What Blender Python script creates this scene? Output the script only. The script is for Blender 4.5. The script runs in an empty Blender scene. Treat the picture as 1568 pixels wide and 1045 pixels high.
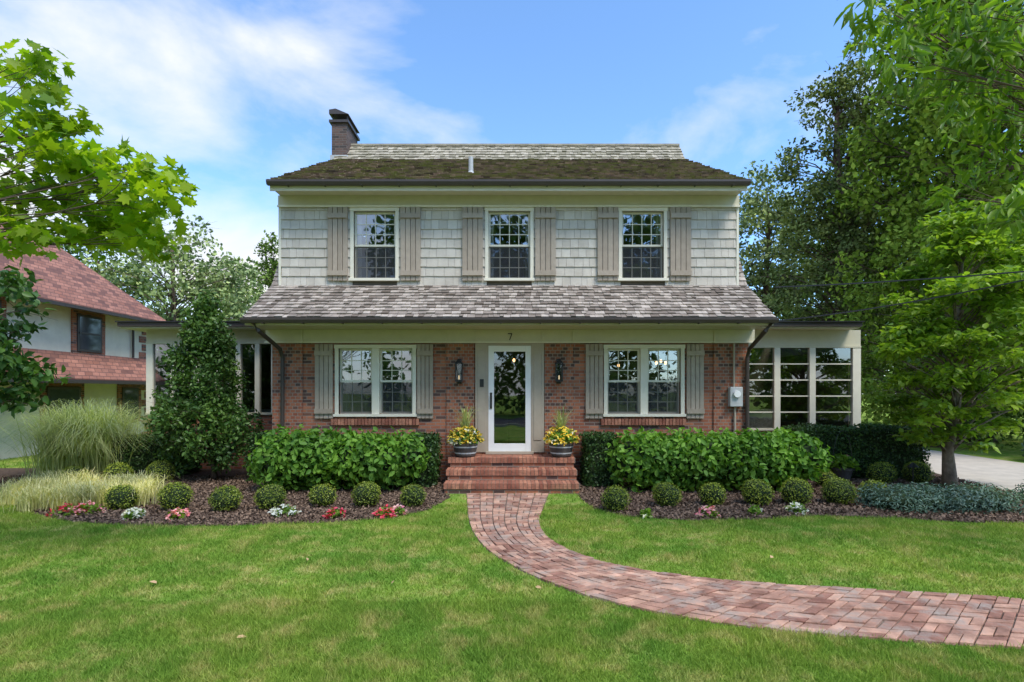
import bpy, math, random
import numpy as np
from mathutils import Vector
random.seed(7); rng=np.random.default_rng(7)
scene=bpy.context.scene
CAMZ=1.85; F=800.0; HX=784.0; HY=600.0
def at(px,py,Y): return ((px-HX)/F*Y, Y, CAMZ+(HY-py)/F*Y)
def G(px,py):
    Y=F*CAMZ/(py-HY); return ((px-HX)/F*Y, Y)
# ------------------------------------------------------------ materials
def nt(name):
    m=bpy.data.materials.new(name); m.use_nodes=True
    n=m.node_tree; n.nodes.clear()
    return m,n,n.nodes.new('ShaderNodeOutputMaterial')
def N(n,t,**k):
    x=n.nodes.new(t)
    for a,b in k.items(): setattr(x,a,b)
    return x
def mixc(n,f,a,b,bt='MIX'):
    x=N(n,'ShaderNodeMix',data_type='RGBA',blend_type=bt)
    for s,v in ((x.inputs[0],f),(x.inputs[6],a),(x.inputs[7],b)):
        if hasattr(v,'is_output'): n.links.new(v,s)
        elif isinstance(v,(int,float)): s.default_value=v
        else: s.default_value=(*v,1)
    return x.outputs[2]
def noise(n,vec,scale,detail=3,rough=.6,dist=0):
    x=N(n,'ShaderNodeTexNoise'); x.inputs['Scale'].default_value=scale
    x.inputs['Detail'].default_value=detail; x.inputs['Roughness'].default_value=rough
    x.inputs['Distortion'].default_value=dist
    if vec is not None: n.links.new(vec,x.inputs['Vector'])
    return x.outputs['Fac']
def ramp(n,f,a,b):
    x=N(n,'ShaderNodeMapRange'); x.inputs[1].default_value=a; x.inputs[2].default_value=b
    n.links.new(f,x.inputs[0]); return x.outputs[0]
def M(name,c1,c2=None,rough=.75,var=.15,scale=6,bump=.15,bscale=60,stain=None,stain_s=1.5,metal=0,stain_r=(.5,.65),spec=.3):
    m,n,o=nt(name)
    tc=N(n,'ShaderNodeTexCoord').outputs['Object']
    col=c1
    if c2 is not None:
        g=N(n,'ShaderNodeNewGeometry').outputs['Random Per Island']
        col=mixc(n,g,c1,c2)
    nz=noise(n,tc,scale,4)
    dk=mixc(n,ramp(n,nz,.3,.7),(1-var,)*3,(1+var*.6,)*3)
    col=mixc(n,1.0,col,dk,'MULTIPLY')
    if stain is not None:
        s=noise(n,tc,stain_s,5,.75)
        col=mixc(n,ramp(n,s,*stain_r),col,stain)
    p=N(n,'ShaderNodeBsdfPrincipled'); n.links.new(col,p.inputs['Base Color'])
    p.inputs['Roughness'].default_value=rough; p.inputs['Metallic'].default_value=metal
    p.inputs['Specular IOR Level'].default_value=spec
    if bump:
        b=N(n,'ShaderNodeBump'); b.inputs['Strength'].default_value=bump; b.inputs['Distance'].default_value=.02
        n.links.new(noise(n,tc,bscale,2),b.inputs['Height']); n.links.new(b.outputs[0],p.inputs['Normal'])
    n.links.new(p.outputs[0],o.inputs[0]); return m
def leafM(name,c1,c2,trans=.35,rough=.45,tc_mul=(1.6,1.7,.7),ns=1.3):
    m,n,o=nt(name)
    g=N(n,'ShaderNodeNewGeometry').outputs['Random Per Island']
    tc=N(n,'ShaderNodeTexCoord').outputs['Object']
    col=mixc(n,g,c1,c2)
    dk=mixc(n,ramp(n,noise(n,tc,ns,1),.35,.65),(.72,.76,.76),(1.28,1.22,1.0))
    col=mixc(n,1.0,col,dk,'MULTIPLY')
    if trans==0:
        d=N(n,'ShaderNodeBsdfDiffuse'); n.links.new(col,d.inputs[0]); n.links.new(d.outputs[0],o.inputs[0]); return m
    p=N(n,'ShaderNodeBsdfPrincipled'); n.links.new(col,p.inputs['Base Color'])
    p.inputs['Roughness'].default_value=rough; p.inputs['Specular IOR Level'].default_value=.3
    t=N(n,'ShaderNodeBsdfTranslucent'); n.links.new(mixc(n,1.0,col,tc_mul,'MULTIPLY'),t.inputs[0])
    x=N(n,'ShaderNodeMixShader'); x.inputs[0].default_value=trans
    n.links.new(p.outputs[0],x.inputs[1]); n.links.new(t.outputs[0],x.inputs[2]); n.links.new(x.outputs[0],o.inputs[0])
    return m
def brickM(name,c1,c2,mortar,dark,bw=.205,rh=.0675,ms=.008,flat=False,bump=.6,patch=None):
    m,n,o=nt(name)
    tc=N(n,'ShaderNodeTexCoord').outputs['Object']
    sep=N(n,'ShaderNodeSeparateXYZ'); n.links.new(tc,sep.inputs[0])
    add=N(n,'ShaderNodeMath',operation='ADD'); n.links.new(sep.outputs[0],add.inputs[0]); n.links.new(sep.outputs[1],add.inputs[1])
    cb=N(n,'ShaderNodeCombineXYZ'); n.links.new(add.outputs[0],cb.inputs[0]); n.links.new(sep.outputs[2],cb.inputs[1])
    b=N(n,'ShaderNodeTexBrick'); n.links.new(cb.outputs[0],b.inputs['Vector'])
    b.inputs['Scale'].default_value=1; b.inputs['Brick Width'].default_value=bw; b.inputs['Row Height'].default_value=rh
    b.inputs['Mortar Size'].default_value=ms; b.inputs['Mortar Smooth'].default_value=.2
    b.inputs['Color1'].default_value=(0,0,0,1); b.inputs['Color2'].default_value=(1,1,1,1); b.inputs['Mortar'].default_value=(0,0,0,1)
    r=b.outputs['Color']
    col=mixc(n,ramp(n,r,.0,.66),c1,c2)
    col=mixc(n,ramp(n,r,.72,.85),col,dark)
    nz=noise(n,tc,2.5,4,.7)
    col=mixc(n,1.0,col,mixc(n,ramp(n,nz,.3,.7),(.72,.70,.68),(1.22,1.16,1.1)),'MULTIPLY')
    col=mixc(n,b.outputs['Fac'],col,mortar)
    p=N(n,'ShaderNodeBsdfPrincipled'); n.links.new(col,p.inputs['Base Color']); p.inputs['Roughness'].default_value=.85
    bp=N(n,'ShaderNodeBump',invert=True); bp.inputs['Strength'].default_value=bump; bp.inputs['Distance'].default_value=.012
    n.links.new(b.outputs['Fac'],bp.inputs['Height']); n.links.new(bp.outputs[0],p.inputs['Normal'])
    n.links.new(p.outputs[0],o.inputs[0]); return m
def glassM(name,fac=.3,tint=(.8,.85,.85)):
    m,n,o=nt(name)
    t=N(n,'ShaderNodeBsdfTransparent'); t.inputs[0].default_value=(*tint,1)
    g=N(n,'ShaderNodeBsdfGlossy'); g.inputs['Roughness'].default_value=.015; g.inputs[0].default_value=(.9,.95,1,1)
    tc=N(n,'ShaderNodeTexCoord').outputs['Object']
    b=N(n,'ShaderNodeBump'); b.inputs['Strength'].default_value=.08; b.inputs['Distance'].default_value=.02
    n.links.new(noise(n,tc,2.2,1),b.inputs['Height']); n.links.new(b.outputs[0],g.inputs['Normal'])
    x=N(n,'ShaderNodeMixShader'); x.inputs[0].default_value=fac
    n.links.new(t.outputs[0],x.inputs[1]); n.links.new(g.outputs[0],x.inputs[2]); n.links.new(x.outputs[0],o.inputs[0]); return m
def emitM(name,c,s):
    m,n,o=nt(name); e=N(n,'ShaderNodeEmission'); e.inputs[0].default_value=(*c,1); e.inputs[1].default_value=s
    n.links.new(e.outputs[0],o.inputs[0]); return m
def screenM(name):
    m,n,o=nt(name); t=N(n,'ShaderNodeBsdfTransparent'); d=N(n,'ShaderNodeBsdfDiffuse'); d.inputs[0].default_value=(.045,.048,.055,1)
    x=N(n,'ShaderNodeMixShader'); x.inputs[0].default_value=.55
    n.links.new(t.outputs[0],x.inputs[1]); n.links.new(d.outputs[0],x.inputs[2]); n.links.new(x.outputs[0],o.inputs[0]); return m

m_brick=brickM('brick_wall_mat',(.27,.083,.045),(.42,.165,.09),(.27,.21,.165),(.11,.06,.05))
m_brickpier=brickM('brick_pier_mat',(.25,.075,.04),(.39,.15,.08),(.27,.21,.165),(.10,.055,.045),bw=.105)
m_chim=brickM('chimney_brick_mat',(.085,.055,.047),(.135,.085,.07),(.13,.115,.105),(.05,.04,.038))
m_rbrick=M('rowlock_brick_mat',(.24,.085,.055),(.44,.20,.125),rough=.85,var=.35,scale=14,bump=.3)
m_paver=M('paver_brick_mat',(.25,.115,.08),(.56,.33,.23),rough=.9,var=.45,scale=6,bump=.35,stain=(.33,.27,.225),stain_s=3.2,stain_r=(.48,.68))
m_sand=M('joint_sand_mat',(.17,.14,.11),rough=1,var=.4,scale=20)
m_trim=M('cream_trim_mat',(.58,.545,.41),rough=.5,var=.06,bump=.03)
m_trimw=M('window_trim_mat',(.72,.68,.56),rough=.45,var=.05,bump=.02)
m_greige=M('greige_panel_mat',(.40,.34,.265),rough=.55,var=.08,bump=.04)
m_shut=M('shutter_mat',(.33,.27,.21),(.40,.335,.265),rough=.6,var=.12,scale=10,bump=.1)
m_wshing=M('wall_shingle_mat',(.48,.435,.37),(.58,.535,.465),rough=.75,var=.12,scale=5,bump=.25,bscale=40)
m_under=M('underlay_mat',(.12,.10,.08),rough=.9)
m_roof1=M('cedar_roof_mat',(.17,.135,.11),(.46,.40,.345),rough=.85,var=.35,scale=4,bump=.4,bscale=50)
m_roof2=M('mossy_cedar_roof_mat',(.08,.052,.035),(.33,.23,.155),rough=.9,var=.4,scale=5,bump=.4,bscale=50,stain=(.17,.17,.04),stain_s=2.6,stain_r=(.44,.62))
m_roof3=M('ridge_cedar_roof_mat',(.25,.225,.155),(.46,.41,.32),rough=.85,var=.3,scale=5,bump=.3)
m_gut=M('bronze_gutter_mat',(.055,.042,.036),rough=.4,var=.1,bump=0,spec=.5)
m_black=M('black_metal_mat',(.02,.02,.022),rough=.35,var=.1,bump=0,spec=.5)
m_white=M('white_paint_mat',(.8,.8,.79),rough=.35,var=.03,bump=0)
m_grey=M('grey_metal_mat',(.45,.46,.46),rough=.45,var=.08,bump=0)
m_glass=glassM('window_glass_mat',.28)
m_glass2=glassM('sunroom_glass_mat',.22,(.45,.5,.5))
m_dglass=glassM('door_glass_mat',.17)
m_lglass=glassM('lantern_glass_mat',.06)
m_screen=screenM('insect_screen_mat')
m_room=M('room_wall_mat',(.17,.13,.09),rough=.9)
m_curtain=M('curtain_mat',(.6,.57,.52),rough=.9,var=.2,scale=3)
m_wood=M('dark_wood_mat',(.09,.045,.025),rough=.6)
m_lamp=emitM('warm_lamp_mat',(1,.55,.22),4)
m_bulb=emitM('porch_bulb_mat',(1,.75,.45),1.2)
m_stucco=M('stucco_mat',(.76,.70,.56),rough=.9,var=.08,scale=3,bump=.3)
m_nroof=brickM('neighbour_roof_mat',(.25,.105,.07),(.36,.165,.115),(.12,.055,.045),(.17,.075,.055),bw=.28,rh=.13,ms=.01)
m_mulch=M('mulch_mat',(.11,.072,.05),rough=1,var=.6,scale=25,bump=1,bscale=50)
m_chip=M('mulch_chip_mat',(.08,.05,.034),(.27,.185,.13),rough=.95,var=.3,scale=20,bump=0)
m_conc=M('driveway_mat',(.50,.44,.36),rough=.9,var=.15,scale=3,bump=.2)
m_asph=M('asphalt_mat',(.06,.06,.062),rough=.9,var=.2,scale=8,bump=.3)
m_bark=M('bark_mat',(.13,.095,.07),rough=.95,var=.45,scale=10,bump=.8,bscale=25)
m_bark2=M('grey_bark_mat',(.23,.185,.14),rough=.95,var=.4,scale=9,bump=.6,bscale=30)
m_terr=M('clay_pot_mat',(.08,.07,.065),rough=.6,var=.3)

l_maple=leafM('maple_leaf_mat',(.15,.28,.014),(.34,.44,.025),.5)
l_bright=leafM('bright_leaf_mat',(.09,.19,.02),(.22,.35,.04),.4)
l_bgb=leafM('oak_leaf_mat',(.11,.20,.025),(.27,.38,.07),0,ns=.5)
l_dog=leafM('dogwood_leaf_mat',(.12,.23,.025),(.28,.40,.05),.4)
l_mid=leafM('linden_leaf_mat',(.085,.155,.035),(.19,.275,.07),0,ns=.5)
l_pale=leafM('pale_leaf_mat',(.19,.26,.10),(.36,.43,.20),0,ns=.5)
l_dark=leafM('dark_leaf_mat',(.03,.085,.018),(.085,.17,.035),.25)
l_yew=leafM('yew_leaf_mat',(.018,.052,.014),(.06,.12,.03),.15)
l_holly=leafM('holly_leaf_mat',(.035,.09,.02),(.10,.18,.04),.2,rough=.4)
l_hyd=leafM('hydrangea_leaf_mat',(.07,.18,.022),(.165,.32,.045),.3,rough=.6)
l_box=leafM('boxwood_leaf_mat',(.10,.165,.022),(.31,.36,.06),.3)
l_cyp=leafM('conifer_leaf_mat',(.10,.15,.045),(.24,.29,.11),0,ns=.6)
l_jun=leafM('juniper_leaf_mat',(.06,.12,.10),(.15,.24,.20),.15)
l_pamp=leafM('pampas_leaf_mat',(.22,.29,.12),(.50,.54,.30),.35)
l_lir=leafM('liriope_leaf_mat',(.42,.44,.20),(.78,.72,.45),.3)
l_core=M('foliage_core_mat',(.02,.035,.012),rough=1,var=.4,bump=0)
f_red=leafM('red_petal_mat',(.55,.03,.05),(.65,.10,.18),.2)
f_pink=leafM('pink_petal_mat',(.65,.18,.28),(.75,.5,.5),.2)
f_white=leafM('white_petal_mat',(.75,.73,.68),(.8,.8,.75),.2)
f_yel=leafM('yellow_petal_mat',(.75,.50,.03),(.85,.72,.15),.2,tc_mul=(1,1,.8))

def lawn_mat(name,blade):
    m,n,o=nt(name)
    tc=N(n,'ShaderNodeTexCoord').outputs['Object']
    g=N(n,'ShaderNodeNewGeometry').outputs['Random Per Island']
    a=noise(n,tc,.8,3,.65); b=noise(n,tc,3.2,3,.7)
    col=mixc(n,ramp(n,a,.36,.64),(.155,.29,.045),(.28,.385,.065))
    col=mixc(n,ramp(n,b,.48,.74),col,(.48,.43,.17))
    if blade: col=mixc(n,1.0,col,mixc(n,g,(.65,.7,.6),(1.45,1.35,1.5)),'MULTIPLY')
    else: col=mixc(n,1.0,col,mixc(n,ramp(n,noise(n,tc,60,2),.3,.7),(.5,.55,.5),(.95,.95,.95)),'MULTIPLY')
    p=N(n,'ShaderNodeBsdfDiffuse'); n.links.new(col,p.inputs[0])
    if blade:
        t=N(n,'ShaderNodeBsdfTranslucent'); n.links.new(mixc(n,1.0,col,(1.2,1.2,.7),'MULTIPLY'),t.inputs[0])
        x=N(n,'ShaderNodeMixShader'); x.inputs[0].default_value=.4
        n.links.new(p.outputs[0],x.inputs[1]); n.links.new(t.outputs[0],x.inputs[2]); n.links.new(x.outputs[0],o.inputs[0])
    else:
        n.links.new(p.outputs[0],o.inputs[0])
    return m
m_lawn=lawn_mat('lawn_ground_mat',False); m_blade=lawn_mat('grass_blade_mat',True)

# ------------------------------------------------------------ mesh helpers
def link(o,parent=None):
    scene.collection.objects.link(o)
    if parent: o.parent=parent
    return o
def empty(name):
    e=bpy.data.objects.new(name,None); e.empty_display_size=.3; return link(e)
def mesh(name,v,f,mat,parent=None,smooth=False):
    me=bpy.data.meshes.new(name); me.from_pydata([tuple(p) for p in v],[],f); me.update()
    if smooth: me.polygons.foreach_set('use_smooth',[True]*len(me.polygons))
    me.materials.append(mat); return link(bpy.data.objects.new(name,me),parent)
BF=[(0,1,2,3),(7,6,5,4),(0,4,5,1),(1,5,6,2),(2,6,7,3),(3,7,4,0)]
class Acc:
    def __init__(s): s.v=[]; s.f=[]
    def box(s,x0,x1,y0,y1,z0,z1):
        b=len(s.v)
        s.v+=[(x0,y0,z0),(x0,y1,z0),(x1,y1,z0),(x1,y0,z0),(x0,y0,z1),(x0,y1,z1),(x1,y1,z1),(x1,y0,z1)]
        s.f+=[tuple(b+i for i in q) for q in BF]
    def hexa(s,pts):
        b=len(s.v); s.v+=[tuple(p) for p in pts]; s.f+=[tuple(b+i for i in q) for q in BF]
    def quad(s,*p):
        b=len(s.v); s.v+=[tuple(q) for q in p]; s.f.append(tuple(range(b,b+len(p))))
    def tube(s,pts,radii,sides=7):
        pts=[Vector(p) for p in pts]; b=len(s.v); n=len(pts)
        for i,p in enumerate(pts):
            d=(pts[min(i+1,n-1)]-pts[max(i-1,0)])
            if d.length<1e-6: d=Vector((0,0,1))
            d.normalize(); a=d.orthogonal() if abs(d.z)<.9 else d.cross(Vector((0,1,0)))
            a.normalize(); c=d.cross(a)
            for k in range(sides):
                t=2*math.pi*k/sides; q=p+(a*math.cos(t)+c*math.sin(t))*radii[i]; s.v.append(tuple(q))
        for i in range(n-1):
            for k in range(sides):
                k2=(k+1)%sides
                s.f.append((b+i*sides+k,b+i*sides+k2,b+(i+1)*sides+k2,b+(i+1)*sides+k))
        s.f.append(tuple(b+k for k in range(sides))[::-1]); s.f.append(tuple(b+(n-1)*sides+k for k in range(sides)))
    def lathe(s,prof,cx,cy,sides=20):
        b=len(s.v)
        for r,z in prof:
            for k in range(sides):
                t=2*math.pi*k/sides; s.v.append((cx+r*math.cos(t),cy+r*math.sin(t),z))
        for i in range(len(prof)-1):
            for k in range(sides):
                k2=(k+1)%sides; s.f.append((b+i*sides+k,b+i*sides+k2,b+(i+1)*sides+k2,b+(i+1)*sides+k))
        s.f.append(tuple(b+k for k in range(sides))[::-1]); s.f.append(tuple(b+(len(prof)-1)*sides+k for k in range(sides)))
    def make(s,name,mat,parent=None,smooth=False,bevel=0):
        o=mesh(name,s.v,s.f,mat,parent,smooth)
        if bevel:
            m=o.modifiers.new('bevel','BEVEL'); m.width=bevel; m.segments=2; m.limit_method='ANGLE'
        return o
def box(name,x0,x1,y0,y1,z0,z1,mat,parent,bevel=0):
    a=Acc(); a.box(x0,x1,y0,y1,z0,z1); return a.make(name,mat,parent,bevel=bevel)

def fastmesh(name,V,faces_flat,fsize,mat,parent=None):
    me=bpy.data.meshes.new(name); nf=len(faces_flat)//fsize
    me.vertices.add(len(V)); me.vertices.foreach_set('co',np.asarray(V,dtype=np.float32).ravel())
    me.loops.add(len(faces_flat)); me.loops.foreach_set('vertex_index',np.asarray(faces_flat,dtype=np.int32))
    me.polygons.add(nf); me.polygons.foreach_set('loop_start',np.arange(0,nf*fsize,fsize,dtype=np.int32))
    me.polygons.foreach_set('loop_total',np.full(nf,fsize,dtype=np.int32))
    me.materials.append(mat); me.update(calc_edges=True); me.validate()
    return link(bpy.data.objects.new(name,me),parent)
T_DIA=(np.array([(0,0,0),(.32,.42,.05),(0,1,0),(-.32,.42,.05)],float),np.array([0,1,2,3]),4)
T_LEAF=(np.array([(0,0,0),(.24,.25,.07),(.26,.6,.05),(0,1,-.12),(-.26,.6,.05),(-.24,.25,.07)],float),np.array([0,1,2,3,0,3,4,5]),4)
T_LONG=(np.array([(0,0,0),(.13,.3,.04),(.12,.65,0),(0,1,-.18),(-.12,.65,0),(-.13,.3,.04)],float),np.array([0,1,2,3,0,3,4,5]),4)
_mp=[(0,0),(.28,-.06),(.2,.12),(.52,.3),(.34,.42),(.42,.66),(.16,.6),(0,1.0)]
_mv=[(x,y,.10*x) for x,y in _mp]+[(-x,y,.10*x) for x,y in _mp[1:-1]][::-1]
T_MAPLE=(np.array(_mv,float),np.arange(len(_mv)),len(_mv))
def nrm(a): return a/np.maximum(np.linalg.norm(a,axis=1,keepdims=True),1e-9)
def leaves(name,C,S,tmpl,mat,parent=None,bias=None,bw=.6,droop=0):
    C=np.asarray(C,float); n=len(C); T,FI,fs=tmpl
    S=np.broadcast_to(np.asarray(S,float),(n,))*rng.uniform(.7,1.25,n)
    nn=rng.normal(size=(n,3)); nn=nrm(nn)
    if bias is None: nn[:,2]+=bw
    else: nn=nn*.75+np.asarray(bias)*bw*1.6
    nn=nrm(nn)
    t=rng.normal(size=(n,3)); t[:,2]-=droop
    t=nrm(t-nn*np.sum(t*nn,1,keepdims=True)); u=np.cross(t,nn)
    V=C[:,None,:]+S[:,None,None]*(T[None,:,0,None]*u[:,None,:]+T[None,:,1,None]*t[:,None,:]+T[None,:,2,None]*nn[:,None,:])
    k=len(T); Fi=(FI[None,:]+(np.arange(n)*k)[:,None]).ravel()
    return fastmesh(name,V.reshape(-1,3),Fi,fs,mat,parent)
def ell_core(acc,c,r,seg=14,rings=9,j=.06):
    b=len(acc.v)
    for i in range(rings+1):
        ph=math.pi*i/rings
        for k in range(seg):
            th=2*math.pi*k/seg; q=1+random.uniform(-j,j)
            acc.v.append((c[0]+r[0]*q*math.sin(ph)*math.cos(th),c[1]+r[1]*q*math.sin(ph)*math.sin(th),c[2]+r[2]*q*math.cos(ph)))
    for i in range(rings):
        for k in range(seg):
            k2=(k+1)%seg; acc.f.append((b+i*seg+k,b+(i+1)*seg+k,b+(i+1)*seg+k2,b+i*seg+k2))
def shell(name,ells,dens,size,mat,tmpl,depth=(.82,1.06),core=.8,parent=None,rug=0.0,bw=.6):
    e=parent or empty(name)
    P=[];B=[]; acc=Acc()
    for (c,r) in ells:
        area=4*math.pi*((r[0]*r[1])**1.6/3+(r[0]*r[2])**1.6/3+(r[1]*r[2])**1.6/3)**(1/1.6)
        n=int(area*dens); d=nrm(rng.normal(size=(n,3)))
        q=rng.uniform(depth[0],depth[1],n)
        if rug: q+=rug*(np.sin(d[:,0]*9+c[0]*5)*np.sin(d[:,2]*8+1)*np.sin(d[:,1]*9+c[1]))
        p=np.array(c)+d*q[:,None]*np.array(r); P.append(p); B.append(nrm(d/np.array(r)+np.array([0,0,.3])))
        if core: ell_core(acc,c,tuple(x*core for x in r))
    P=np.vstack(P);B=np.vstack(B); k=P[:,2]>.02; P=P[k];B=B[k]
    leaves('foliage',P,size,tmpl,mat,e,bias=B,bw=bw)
    if core: acc.make('dark_core_fill',l_core,e)  # solid dark filler added inside the leaves to stop see-through, no branches modelled
    return e
def tree(name,base,trunk_top,trunk_r,clusters,cr,npc,lsize,mat,tmpl,bark=m_bark,flat=.7,droop=.2,bw=.5,stems=None,limb=1.0,sides=8,split=.35):
    e=empty(name); a=Acc(); bx,by=base; tt=Vector(trunk_top)
    tr=[(bx,by,-.05)]; R=[trunk_r*1.35]
    for i in range(1,7):
        f=i/6; tr.append((bx+(tt.x-bx)*f+random.uniform(-1,1)*trunk_r*.5,by+(tt.y-by)*f+random.uniform(-1,1)*trunk_r*.5,tt.z*f)); R.append(trunk_r*(1-.72*f))
    a.tube(tr,R,sides)
    for c in clusters:
        c=Vector(c); f=min(.97,max(split,(c.z-.9*math.hypot(c.x-bx,c.y-by)*.8)/tt.z if tt.z>0 else .5)); f=min(.97,max(split,f+random.uniform(-.06,.06)))
        i=f*6; k=int(i); s=Vector(tr[k]).lerp(Vector(tr[min(k+1,6)]),i-k)
        mid=s.lerp(c,.5)+Vector((random.uniform(-.1,.1),random.uniform(-.1,.1),.12))*(c-s).length
        r0=max(.009,trunk_r*.33*(1-.5*f)*limb)
        a.tube([s,s.lerp(mid,.5)+Vector((0,0,.02)),mid,mid.lerp(c,.6),c],[r0,r0*.8,r0*.6,r0*.4,r0*.15],5)
        for _ in range(3):
            d=Vector((random.gauss(0,1),random.gauss(0,1),random.gauss(0,.6)))*cr*.7
            a.tube([mid.lerp(c,.6),mid.lerp(c,.8)+d*.4,c+d],[r0*.35,r0*.22,r0*.1],4)
    a.make('trunk_and_limbs',bark,e,smooth=True)
    C=np.array([tuple(c) for c in clusters]); n=len(C)
    cr_=cr*rng.uniform(.65,1.3,n)
    cnt=np.maximum(5,(npc*(cr_/cr)**2).astype(int))
    idx=np.repeat(np.arange(n),cnt)
    d=nrm(rng.normal(size=(len(idx),3)))*(rng.uniform(0,1,len(idx))**.45)[:,None]*cr_[idx][:,None]
    d[:,2]*=flat
    P=C[idx]+d; P=P[P[:,2]>.15]
    leaves('foliage',P,lsize,tmpl,mat,e,bw=bw,droop=droop)
    return e
def crown(c,r,n,inner=.35,taper=0,seed=None):
    out=[]; 
    while len(out)<n:
        d=nrm(rng.normal(size=(1,3)))[0]*rng.uniform(inner**3,1)**(1/3)
        if taper:
            h=(d[2]+1)/2; d[0]*=1-taper*h; d[1]*=1-taper*h
        out.append((c[0]+d[0]*r[0],c[1]+d[1]*r[1],c[2]+d[2]*r[2]))
    return out
def strips(name,bases,L,W,mat,parent=None,spread=.6,segs=4):
    n=len(bases); B=np.asarray(bases,float); L=L*rng.uniform(.6,1.15,n); az=rng.uniform(0,2*np.pi,n)
    out=rng.uniform(.2,1,n)*spread
    D=np.stack([np.cos(az),np.sin(az)],1); S=np.stack([-np.sin(az),np.cos(az)],1)
    V=np.zeros((n,(segs+1)*2,3))
    for i in range(segs+1):
        f=i/segs; hor=L*out*(f**1.5); z=L*(np.sin(f*np.pi*.5*(1+.45*out))*(1-.25*out)); w=W*(1-f*.9)*.5
        c=B.copy(); c[:,0]+=D[:,0]*hor; c[:,1]+=D[:,1]*hor; c[:,2]+=z
        for s,kk in ((-1,0),(1,1)):
            V[:,i*2+kk,:]=c; V[:,i*2+kk,0]+=s*S[:,0]*w; V[:,i*2+kk,1]+=s*S[:,1]*w
    f=[]
    for i in range(segs): f+=[i*2,i*2+1,i*2+3,i*2+2]
    f=np.array(f); k=(segs+1)*2
    return fastmesh(name,V.reshape(-1,3),(f[None,:]+(np.arange(n)*k)[:,None]).ravel(),4,mat,parent)

# ------------------------------------------------------------ world / sun / camera
EL=math.radians(57); AZ=math.radians(142)
w=bpy.data.worlds.new("World"); scene.world=w; w.use_nodes=True; n=w.node_tree; n.nodes.clear()
o=n.nodes.new('ShaderNodeOutputWorld'); bg=n.nodes.new('ShaderNodeBackground')
sk=n.nodes.new('ShaderNodeTexSky'); sk.sky_type='NISHITA'; sk.sun_disc=False; sk.sun_elevation=EL; sk.sun_rotation=AZ
sk.air_density=1.0; sk.dust_density=.6; sk.ozone_density=2.0
tc=n.nodes.new('ShaderNodeTexCoord').outputs['Generated']
mp=n.nodes.new('ShaderNodeMapping'); mp.inputs['Scale'].default_value=(1.0,1.0,1.9); mp.inputs['Location'].default_value=(.1,.3,.55); mp.inputs['Rotation'].default_value=(0,-.35,0)
n.links.new(tc,mp.inputs[0])
c1=noise(n,mp.outputs[0],2.9,8,.54,.25)
sep=n.nodes.new('ShaderNodeSeparateXYZ'); n.links.new(tc,sep.inputs[0])
lf=n.nodes.new('ShaderNodeMath'); lf.operation='MULTIPLY_ADD'; n.links.new(sep.outputs[0],lf.inputs[0]); lf.inputs[1].default_value=-.15; n.links.new(c1,lf.inputs[2])
lz=n.nodes.new('ShaderNodeMath'); lz.operation='MULTIPLY_ADD'; n.links.new(sep.outputs[2],lz.inputs[0]); lz.inputs[1].default_value=-.30; n.links.new(lf.outputs[0],lz.inputs[2])
fac=ramp(n,lz.outputs[0],.34,.62)
boost=mixc(n,1.0,sk.outputs[0],(1.6,2.0,2.3),'MULTIPLY')
n.links.new(mixc(n,fac,boost,(7.0,7.1,7.2)),bg.inputs[0]); bg.inputs[1].default_value=.15
n.links.new(bg.outputs[0],o.inputs[0])
sd=Vector((math.sin(AZ)*math.cos(EL),math.cos(AZ)*math.cos(EL),math.sin(EL)))
sl=bpy.data.lights.new('sun','SUN'); sl.energy=3.8; sl.angle=math.radians(22); sl.color=(1,.93,.82)
so=link(bpy.data.objects.new('sun',sl)); so.rotation_euler=(-sd).to_track_quat('-Z','Y').to_euler(); so.location=sd*40
cam=bpy.data.cameras.new('camera'); co=link(bpy.data.objects.new('camera',cam)); co.location=(0,0,CAMZ); co.rotation_euler=(math.radians(90),0,0)
cam.sensor_width=36; cam.lens=36*F/1568; cam.shift_y=(HY-522.5)/1568; cam.clip_end=2000; cam.clip_start=.05
scene.camera=co
scene.view_settings.view_transform='Standard'; scene.view_settings.look='None'; scene.view_settings.exposure=0

# ------------------------------------------------------------ ground
mesh('ground',[(-400,-400,0),(400,-400,0),(400,400,0),(-400,400,0)],[(0,1,2,3)],m_lawn)
mesh('road',[(-200,-14,.006),(200,-14,.006),(200,-6.5,.006),(-200,-6.5,.006)],[(0,1,2,3)],m_asph)
box('road_kerb',-200,200,-6.5,-6.35,0,.12,m_conc,None)
Ledge=[G(*p) for p in [(712,762),(716,790),(722,815),(745,845),(790,872),(850,900),(950,930),(1080,955),(1250,975),(1420,987),(1568,995)]]
Redge=[G(*p) for p in [(842,762),(830,785),(824,800),(834,822),(870,845),(930,865),(1010,880),(1130,893),(1300,903),(1450,912),(1568,920)]]
Ledge[0]=(Ledge[0][0],9.42); Redge[0]=(Redge[0][0],9.42)
Ledge+=[(6.5,3.15)]; Redge+=[(7.3,4.05)]
def resample(P,n):
    P=np.array(P); d=np.r_[0,np.cumsum(np.linalg.norm(np.diff(P,axis=0),axis=1))]
    t=np.linspace(0,d[-1],200); X=np.interp(t,d,P[:,0]); Y=np.interp(t,d,P[:,1])
    k=np.ones(13)/13
    Xp=np.convolve(np.pad(X,6,'edge'),k,'valid'); Yp=np.convolve(np.pad(Y,6,'edge'),k,'valid')
    Xp[0],Yp[0]=X[0],Y[0]
    s=np.linspace(0,199,n); return np.stack([np.interp(s,range(200),Xp),np.interp(s,range(200),Yp)],1)
NP=52*2
Lr=resample(Ledge,NP+1); Rr=resample(Redge,NP+1)
path=empty('brick_path'); 
pv=[(x,y,.004) for x,y in Lr]+[(x,y,.004) for x,y in Rr]
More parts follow.
